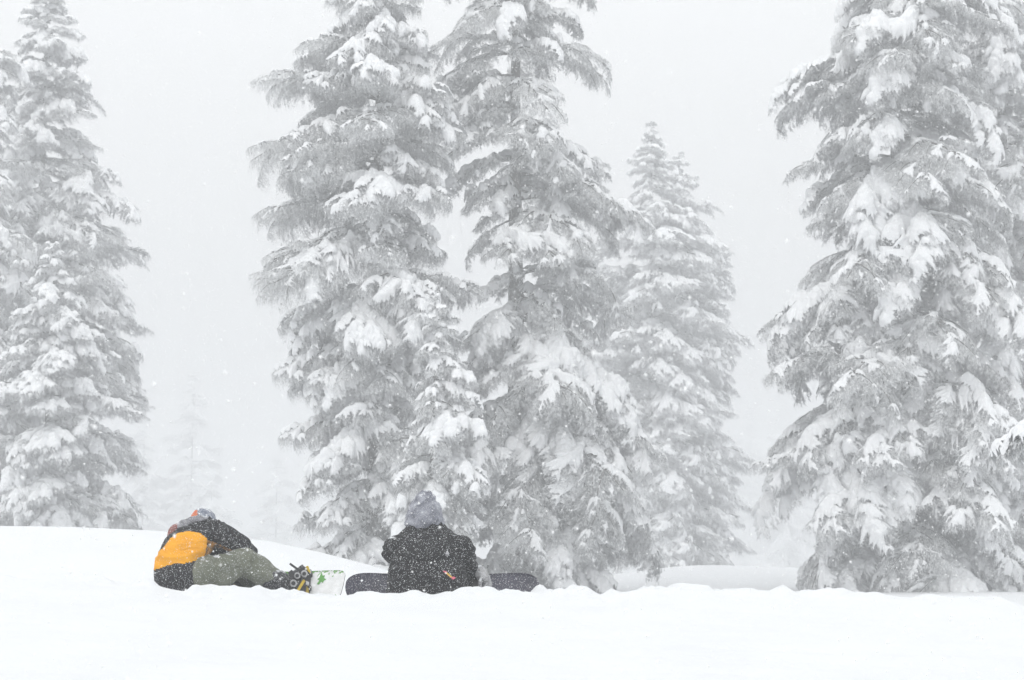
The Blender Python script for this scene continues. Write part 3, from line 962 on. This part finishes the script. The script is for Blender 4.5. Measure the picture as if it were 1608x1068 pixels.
def strap_mesh(name, w, h, width, mat, n=14, thick=0.007):
    """An arched strap over a boot: spans w across (y), h high, width along x."""
    V, F = [], []
    for i in range(n + 1):
        a = math.pi * i / n
        for rr in (0, thick):
            y, z = (w / 2 + rr) * math.cos(a), (h + rr) * math.sin(a)
            V += [(-width / 2, y, z), (width / 2, y, z)]
    for i in range(n):
        a, b = i * 4, (i + 1) * 4
        F += [(a, a + 1, b + 1, b), (a + 2, b + 2, b + 3, a + 3), (a, b, b + 2, a + 2), (a + 1, a + 3, b + 3, b + 1)]
    F += [(0, 2, 3, 1), (n * 4, n * 4 + 1, n * 4 + 3, n * 4 + 2)]
    return mesh(name, V, F, mat, smooth=True)

def binding(parent, x, accent, ang):
    """Baseplate, heel hoop, highback, two straps and buckles; child of a board, in board space."""
    def place(me, nm, p, loc, rot, par=None):
        o = link(nm, me, p); o.location = loc; o.rotation_euler = rot; return o
    bm = bmesh.new(); boxm(bm, (0, 0, 0.018), (0.11, 0.27, 0.016))
    bp = place(bm_mesh('binding', bm, M_BPLAS, 0.004), 'binding', parent, (x, 0, 0.003), (0, 0, ang))
    bm = bmesh.new()
    boxm(bm, (0.0, -0.125, 0.06), (0.085, 0.012, 0.085)); boxm(bm, (0.048, -0.075, 0.055), (0.010, 0.11, 0.05)); boxm(bm, (-0.048, -0.075, 0.055), (0.010, 0.11, 0.05))
    place(bm_mesh('heel_hoop', bm, accent, 0.003), 'heel_hoop', bp, (0, 0, 0), (0, 0, 0))
    bm = bmesh.new(); boxm(bm, (0, -0.135, 0.16), (0.085, 0.012, 0.18), (0.15, 0, 0))
    place(bm_mesh('highback', bm, M_BPLAS, 0.004), 'highback', bp, (0, 0, 0), (0, 0, 0))
    for yy, zz in ((-0.045, 0.125), (0.085, 0.085)):
        st = strap_mesh('strap', 0.118, zz, 0.038, M_BPLAS)
        so = place(st, 'strap', bp, (0, yy, 0.012), (0, 0, math.pi / 2))
        bm = bmesh.new(); boxm(bm, (0.052, yy, zz * 0.72), (0.016, 0.036, 0.034), (0, -0.7, 0))
        place(bm_mesh('buckle', bm, M_STEEL, 0.003), 'buckle', bp, (0, 0, 0), (0, 0, 0))
    return bp

def board_matrix(centre, along, normal):
    x = Vector(along).normalized(); z = Vector(normal); z = (z - x * z.dot(x)).normalized(); y = z.cross(x)
    M = Matrix((x, y, z)).transposed().to_4x4(); M.translation = Vector(centre)
    return M

# the hooded rider's dark board, standing on its heel edge
b2c = at(695, 916, 15.92)
board2 = link('snowboard', board_mesh('snowboard', 1.60, 0.285, M_DECK_D, square=2.3, rise=0.05))
board2.matrix_world = board_matrix((b2c.x, 15.92, at(695, 901, 15.92).z - 0.128), (1, 0.02, 0), (0, -0.92, 0.40))
tag(board2, 'dark charcoal snowboard standing on its edge behind the hooded snowboarder', 'snowboard', 'snowboards')
binding(board2, -0.27, M_BPLAS, 0.12); binding(board2, 0.27, M_BPLAS, -0.12)

# the other rider's white and green board, angled away behind the boots
e1 = at(541, 914, 15.38)
dir1 = Vector((-0.965, 0.26, 0.0)).normalized()
c1 = Vector((e1.x, 15.38, at(541, 897, 15.38).z - 0.118)) + dir1 * 0.76
board1 = link('snowboard', board_mesh('snowboard', 1.52, 0.28, M_DECK_W, square=5.0, rise=0.02))
board1.matrix_world = board_matrix(c1, -dir1, (-0.20, -0.80, 0.54))
tag(board1, 'white and green snowboard strapped to the yellow-backed rider', 'snowboard', 'snowboards')
bx1 = 0.76 - 0.34
binding(board1, bx1, M_YPLAS, 0.15); binding(board1, bx1 - 0.52, M_YPLAS, -0.15)
lf = []
LEAF_Y = 0.055
for i in range(14):
    a = i / 14 * 2 * math.pi; r = (0.058, 0.030, 0.050, 0.034, 0.066, 0.040, 0.030, 0.048, 0.022, 0.060, 0.052, 0.024, 0.044, 0.036)[i]
    lf.append((bx1 + 0.135 + r * 0.75 * math.cos(a), LEAF_Y + r * math.sin(a), 0.0135))
lf.append((bx1 + 0.135, LEAF_Y, 0.0135))
link('printed_leaf', mesh('printed_leaf', lf, [(i, (i + 1) % 14, 14) for i in range(14)], M_GREEN), board1)

# ---------------------------------------------------------------- the hooded snowboarder, seen square from behind
YA = 15.05
p2 = Vector((at(672, 900, YA).x, YA, gz(at(672, 900, YA).x, YA)))
def W2(px, py, dy=0.0): return at(px, py, YA + dy)
S = Soft()
S.loft([ring_px(948, 622, 722, .15, YA), ring_px(900, 628, 716, .14, YA), ring_px(860, 628, 716, .12, YA + .03), ring_px(838, 634, 704, .09, YA + .08), ring_px(826, 652, 686, .06, YA + .1)])
hd2 = W2(667, 804, .14)
S.limb([W2(669, 835, .08), W2(668, 815, .12)], [.06, .06]); S.ball(hd2, (.08, .10, .115)); add_face(S, hd2, math.pi / 2)
S.limb([W2(630, 848, .06), W2(616, 868, .1), W2(640, 902, .5)], [.055, .048, .035])
S.limb([W2(712, 848, .06), W2(728, 870, .08), W2(752, 898, .2)], [.055, .048, .035])
for a in ((650, 640, 640), (702, 708, 722)):
    S.limb([W2(a[0], 928, .05), W2(a[1], 893, .42), W2(a[2], 930, .80)], [.085, .06, .045])
body2 = S.build('person', [M_BASE, M_SKIN], .014, 4, pick=lambda c: (c[:, 2] > W2(668, 822).z).astype(int))
person2 = link('person', body2)
person2.location = p2
body2.transform(Matrix.Translation(-p2))
tag(person2, 'person in black jacket with grey hood up, sitting with back to the camera', 'person', 'resting snowboarders')

S = Soft()
S.loft([ring_px(952, 606, 738, .20, YA), ring_px(928, 607, 737, .205, YA), ring_px(898, 611, 730, .19, YA), ring_px(872, 616, 724, .178, YA + .03), ring_px(854, 621, 721, .165, YA + .06),
        ring_px(842, 625, 714, .145, YA + .08), ring_px(834, 631, 708, .13, YA + .10), ring_px(827, 638, 702, .11, YA + .12), ring_px(817, 648, 690, .085, YA + .13)])
S.limb([W2(630, 856, .06), W2(618, 859, .02), W2(614, 866, .03), W2(640, 900, .52)], [.078, .080, .070, .050])
S.limb([W2(710, 856, .06), W2(726, 859, .01), W2(731, 866, .01), W2(736, 884, .10), W2(750, 904, .16)], [.078, .082, .076, .056, .052])
S.limb([W2(722, 905, .08), W2(733, 930, .12)], [.06, .075])
for i in range(12):
    a = i / 12 * 2 * math.pi
    q = W2(668, 824, .12); S.ball((q.x + .112 * math.cos(a), q.y + .10 * math.sin(a), q.z + 0.012 * math.sin(a)), (.042, .042, .036))
jk2 = S.build('jacket', M_BLACK, .011, 3, folds=.022, fscale=6.0, seed=3, stretch=(1, 1, 1.6))
part('jacket', jk2, person2)
decal('patch', jk2, [(696, 897), (701, 897), (716, 908), (712, 910)], YA, M_PINK, person2)
decal('patch_inlay', jk2, [(699, 899), (703, 899), (711, 907), (707, 906)], YA, M_GOLD, person2, lift=.010)
decal('chest_emblem', jk2, [(703, 865), (706, 870), (703, 875), (700, 870)], YA, M_PALE, person2)

S = Soft()
hc = W2(667, 808, .12)
S.ball(W2(667, 814, .12), (.143, .165, .125)); S.ball(W2(667, 801, .11), (.126, .14, .105)); S.ball(W2(668, 788, .09), (.086, .10, .075))
S.ball(W2(669, 778, .08), (.044, .06, .038)); S.ball(W2(660, 822, .1), (.115, .13, .06))
S.limb([W2(690, 800, .16), W2(693, 815, .14), W2(690, 828, .1)], [.022, .025, .025])
part('hood', S.build('hood', M_HOOD, .009, 3, folds=.024, fscale=9.0, seed=8), person2, 'grey fleece hood dusted with snow')
for a in ((650, 640, 640), (702, 708, 722)):
    S = Soft(); S.limb([W2(a[0], 930, .04), W2(a[1], 893, .42), W2(a[2], 926, .70)], [.12, .092, .085])
    part('trouser_leg', S.build('trouser_leg', M_DARK, .014, 6, folds=.012, seed=a[0]), person2)
    S = Soft(); S.limb([W2(a[2], 918, .64), W2(a[2], 938, .74), W2(a[2], 915, .83)], [.072, .07, .055]); S.limb([W2(a[2], 938, .74), W2(a[2], 905, .80)], [.06, .05])
    part('boot', S.build('boot', M_BOOT, .012, 5), person2)
S = Soft(); hand(S, W2(756, 899, .12), (0.30, 0.0, -0.75), (0.9, -0.3, 0.3), 1.25, 0.75); S.limb([W2(752, 897, .12), W2(760, 908, .12)], [.050, .052])
part('glove', S.build('glove', M_GLOVE, .0075, 3), person2, 'grey snow-caked right glove')
S = Soft(); hand(S, W2(640, 906, .54), (0.3, 0.8, -0.3), (0, 0, 1), 1.2, 0.7)
part('glove', S.build('glove', M_GLOVE, .0085, 3), person2)

# ---------------------------------------------------------------- the crouching snowboarder in the amber-backed jacket
YB = 15.1
p1 = Vector((at(285, 900, YB).x, YB, gz(at(285, 900, YB).x, YB)))
def W1(px, py, dy=0.0): return at(px, py, YB + dy)
S = Soft()
S.loft([ring_px(940, 258, 312, .14, YB), ring_px(905, 258, 312, .14, YB), ring_px(870, 266, 318, .125, YB + .04), ring_px(842, 278, 336, .11, YB + .08), ring_px(826, 292, 340, .09, YB + .12)])
hd1 = W1(320, 821, .17)
S.limb([W1(318, 830, .12), W1(321, 815, .16)], [.058, .056]); S.ball(hd1, (.085, .085, .10)); add_face(S, hd1, 1.2)
S.limb([W1(340, 833, .06), W1(376, 856, .1), W1(392, 876, .28)], [.055, .046, .035])
S.limb([W1(292, 833, .2), W1(325, 862, .42), W1(395, 885, .38)], [.055, .046, .035])
S.limb([W1(300, 908, 0), W1(378, 878, .04), W1(432, 912, .1)], [.09, .065, .05])
S.limb([W1(300, 908, .18), W1(370, 890, .40), W1(400, 925, .42)], [.09, .065, .05])
body1 = S.build('person', [M_BASE, M_SKIN], .014, 4, pick=lambda c: (c[:, 2] > W1(320, 832).z).astype(int))
person1 = link('person', body1)
person1.location = p1
body1.transform(Matrix.Translation(-p1))
tag(person1, 'person in amber and charcoal jacket and olive trousers leaning over a bent knee', 'person', 'resting snowboarders')

def jacket1_pick(c):
    X_, Y_ = px_of(c)
    back = c[:, 1] < YB + 0.10
    top = np.interp(X_, [240, 258, 268, 280, 295, 312, 325, 330], [875, 858, 845, 837, 834, 836, 845, 850])
    bot = np.interp(X_, [240, 250, 262, 275, 290, 305, 313, 320, 330], [895, 893, 888, 885, 885, 881, 879, 880, 880])
    seam = np.interp(Y_, [834, 850, 862, 875, 890], [324, 325, 324, 321, 315])
    amber = back & (Y_ > top) & (Y_ < bot) & (X_ < seam)
    panel = back & (X_ >= seam) & (X_ < 372) & (Y_ > np.interp(X_, [320, 335, 360, 372], [846, 851, 862, 868])) & (Y_ < 892)
    return np.where(amber, 1, np.where(panel, 2, 0))
S = Soft()
S.loft([ring_px(945, 247, 318, .19, YB), ring_px(922, 246, 320, .19, YB), ring_px(896, 245, 322, .185, YB), ring_px(878, 247, 326, .18, YB + .02), ring_px(858, 257, 334, .172, YB + .05),
        ring_px(842, 264, 344, .160, YB + .08), ring_px(830, 276, 346, .14, YB + .11), ring_px(820, 292, 340, .11, YB + .14), ring_px(812, 306, 332, .07, YB + .15)])
S.limb([W1(338, 836, .07), W1(352, 842, .06), W1(380, 857, .1), W1(395, 874, .24)], [.095, .088, .078, .055])
S.limb([W1(292, 838, .2), W1(325, 862, .42), W1(378, 884, .38)], [.09, .075, .055])
jk1 = S.build('jacket', [M_DARK, M_YELLOW, M_CAMO], .0105, 3, folds=.028, fscale=6.5, seed=21, pick=jacket1_pick)
part('jacket', jk1, person1, 'charcoal jacket with amber back panel and black hem')
S = Soft(); S.limb([W1(269, 840, .05), W1(274, 832, .04), W1(288, 824, .05), W1(305, 817, .07), W1(322, 815, .08), W1(334, 822, .1)], [.030, .038, .036, .034, .030, .024])
part('hood', S.build('hood', [M_GREYTRIM, M_RED], .010, 5, folds=.012, fscale=12, seed=5, pick=lambda c: (px_of(c)[0] < 279).astype(int)), person1, 'grey and dull red hood lying on the shoulders')
S = Soft(); S.ball(W1(319, 819, .17), (.104, .112, .10)); S.ball(W1(319, 808, .165), (.076, .085, .056))
def beanie_pick(c):
    X_, Y_ = px_of(c)
    return ((X_ > 310) | (Y_ < 801)).astype(int)
part('beanie', S.build('beanie', [M_BEANIE_R, M_BEANIE_B], .009, 4, folds=.010, fscale=14, seed=6, pick=beanie_pick), person1, 'orange-red and blue-grey knitted hat')
S = Soft()
S.limb([W1(296, 914, .02), W1(318, 904, -.02), W1(345, 896, 0), W1(366, 885, .04), W1(381, 877, .06)], [.142, .148, .136, .116, .104])
S.limb([W1(381, 877, .06), W1(398, 890, .07), W1(414, 901, .1), W1(427, 909, .12)], [.104, .104, .094, .084])
part('trouser_leg', S.build('trouser_leg', M_OLIVE, .0105, 3, folds=.028, fscale=7.0, seed=31), person1)
S = Soft(); S.limb([W1(300, 912, .2), W1(368, 893, .42), W1(404, 922, .46)], [.12, .095, .085])
part('trouser_leg', S.build('trouser_leg', M_OLIVE, .014, 6, folds=.012, seed=33), person1)
S = Soft()
S.limb([W1(424, 909, .11), W1(436, 912, .11), W1(450, 918, .12)], [.082, .086, .078])
S.limb([W1(450, 921, .12), W1(461, 911, .13), W1(474, 899, .16)], [.066, .060, .050])
S.limb([W1(447, 927, .12), W1(455, 929, .12)], [.04, .035])
part('boot', S.build('boot', M_BOOT, .009, 4, folds=.006, fscale=18, seed=3), person1)
S = Soft(); S.limb([W1(404, 920, .46), W1(412, 930, .48), W1(428, 912, .50)], [.08, .075, .055])
part('boot', S.build('boot', M_BOOT, .012, 4), person1)
# straps and buckles closed over the near boot
def bar(name, a, b, w, t, mat, parent, bev=.003):
    a, b = Vector(a), Vector(b); d = b - a
    bm = bmesh.new(); boxm(bm, (0, 0, 0), (d.length, t, w))
    me = bm_mesh(name, bm, mat, bev)
    x = d.normalized(); z = Vector((0, -1, 0.2)).cross(x).normalized(); y = z.cross(x)
    M = Matrix((x, y, z)).transposed().to_4x4(); M.translation = (a + b) / 2
    me.transform(M)
    return part(name, me, parent)
bar('strap_lever', W1(455, 885, .06), W1(474, 899, .06), .017, .012, M_BPLAS, person1)
bar('ankle_strap', W1(455, 897, .05), W1(478, 926, .04), .040, .012, M_BPLAS, person1)
bar('toe_strap', W1(472, 888, .08), W1(488, 908, .08), .035, .014, M_BPLAS, person1)
bar('heel_trim', W1(465, 932, .03), W1(478, 911, .03), .022, .012, M_YPLAS, person1)
bar('toe_trim', W1(482, 889, .09), W1(486, 900, .09), .022, .016, M_YPLAS, person1)
for px_, py_, rr in ((478, 901, .028), (467, 904, .026), (461, 916, .030)):
    bm = bmesh.new(); bmesh.ops.create_cone(bm, cap_ends=True, segments=18, radius1=rr, radius2=rr * .85, depth=.014)
    me = bm_mesh('buckle', bm, M_STEEL); q = W1(px_, py_, .02)
    me.transform(Matrix.Translation(q) @ Euler((math.pi / 2, 0, 0.3)).to_matrix().to_4x4())
    bo = part('buckle', me, person1)
    bm = bmesh.new(); bmesh.ops.create_cone(bm, cap_ends=True, segments=16, radius1=rr * .62, radius2=rr * .5, depth=.012)
    me = bm_mesh('buckle_face', bm, M_BPLAS); me.transform(Matrix.Translation(q + Vector((0, -.010, 0))) @ Euler((math.pi / 2, 0, 0.3)).to_matrix().to_4x4())
    fo = link('buckle_face', me, bo)
S = Soft(); hand(S, W1(393, 880, .27), (0.5, 0.3, -0.6), (0, 0, 1), 1.15, 0.7)
part('glove', S.build('glove', M_BOOT, .0085, 3), person1)
S = Soft(); hand(S, W1(380, 890, .40), (0.7, 0.1, -0.5), (0, 0, 1), 1.15, 0.7)
part('glove', S.build('glove', M_BOOT, .0085, 3), person1)

# ---------------------------------------------------------------- falling snowflakes
rng = np.random.default_rng(77)
def wedge(n, y0, y1):
    y = (rng.random(n) * (y1 ** 3 - y0 ** 3) + y0 ** 3) ** (1 / 3)
    x = (rng.random(n) - 0.5) * y * 0.68
    z = CAM_Z + y * math.tan(PITCH) + (rng.random(n) - 0.5) * y * 0.46
    keep = z > ground_z(x, y, False) + 0.03
    return np.stack([x, y, z], 1)[keep]
near = wedge(32000, 2.2, 16.0)
far_ = wedge(120000, 16.0, 55.0)
OV = np.array([(1, 0, 0), (-1, 0, 0), (0, 1, 0), (0, -1, 0), (0, 0, 1), (0, 0, -1)], float)
OF = np.array([(0, 2, 4), (2, 1, 4), (1, 3, 4), (3, 0, 4), (2, 0, 5), (1, 2, 5), (3, 1, 5), (0, 3, 5)])
TV = np.array([(1, 1, 1), (-1, -1, 1), (-1, 1, -1), (1, -1, -1)], float) * 0.75
TF = np.array([(0, 1, 2), (0, 3, 1), (0, 2, 3), (1, 3, 2)])
def flakes(P, V0, F0, r0, r1):
    n = len(P)
    r = r0 + (r1 - r0) * rng.random(n) ** 2.5
    v = V0[None] * (0.7 + 0.6 * rng.random((n, len(V0), 1))) * r[:, None, None]
    a = rng.random(n) * 6.28
    ca, sa = np.cos(a)[:, None], np.sin(a)[:, None]
    v = np.stack([v[..., 0] * ca - v[..., 1] * sa, v[..., 0] * sa + v[..., 1] * ca, v[..., 2]], -1) + P[:, None, :]
    f = F0[None] + (np.arange(n) * len(V0))[:, None, None]
    return v.reshape(-1, 3), f.reshape(-1, 3)
v1, f1 = flakes(near, OV, OF, 0.0015, 0.0042)
v2, f2 = flakes(far_, TV, TF, 0.0038, 0.0090)
M_FLAKE = bpy.data.materials.new('snowflake')
M_FLAKE.use_nodes = True
nt = M_FLAKE.node_tree
nt.nodes.clear()
fo_ = nt.nodes.new('ShaderNodeOutputMaterial')
fd_ = node(nt, 'ShaderNodeBsdfDiffuse', Color=(0.97, 0.975, 0.98, 1))
nt.links.new(fd_.outputs[0], fo_.inputs['Surface'])
fl = link('falling_snow', mesh('falling_snow', np.vstack([v1, v2]), np.vstack([f1, f2 + len(v1)]), M_FLAKE))
tag(fl, 'fine white snowflakes drifting through the air everywhere', kind='stuff')

# ---------------------------------------------------------------- falling snow and hazy air
def boxmesh(name, lo, hi, mat):
    v = [(x, y, z) for x in (lo[0], hi[0]) for y in (lo[1], hi[1]) for z in (lo[2], hi[2])]
    f = [(0, 1, 3, 2), (4, 6, 7, 5), (0, 4, 5, 1), (2, 3, 7, 6), (0, 2, 6, 4), (1, 5, 7, 3)]
    return mesh(name, v, f, mat)

mh = bpy.data.materials.new('hazy_air')
mh.use_nodes = True
nt = mh.node_tree
nt.nodes.clear()
ho = nt.nodes.new('ShaderNodeOutputMaterial')
hv = nt.nodes.new('ShaderNodeVolumePrincipled')
hv.inputs['Color'].default_value = (0.965, 0.98, 0.995, 1)
hv.inputs['Density'].default_value = HAZE_DENSITY
hv.inputs['Anisotropy'].default_value = 0.2
nt.links.new(hv.outputs[0], ho.inputs['Volume'])
zmin = float(Z.min())
haze = link('haze', boxmesh('haze', (-720, -60, zmin - 1.0), (720, 1420, 36.0), mh))
tag(haze, 'pale even haze of falling snow filling the air', kind='stuff')
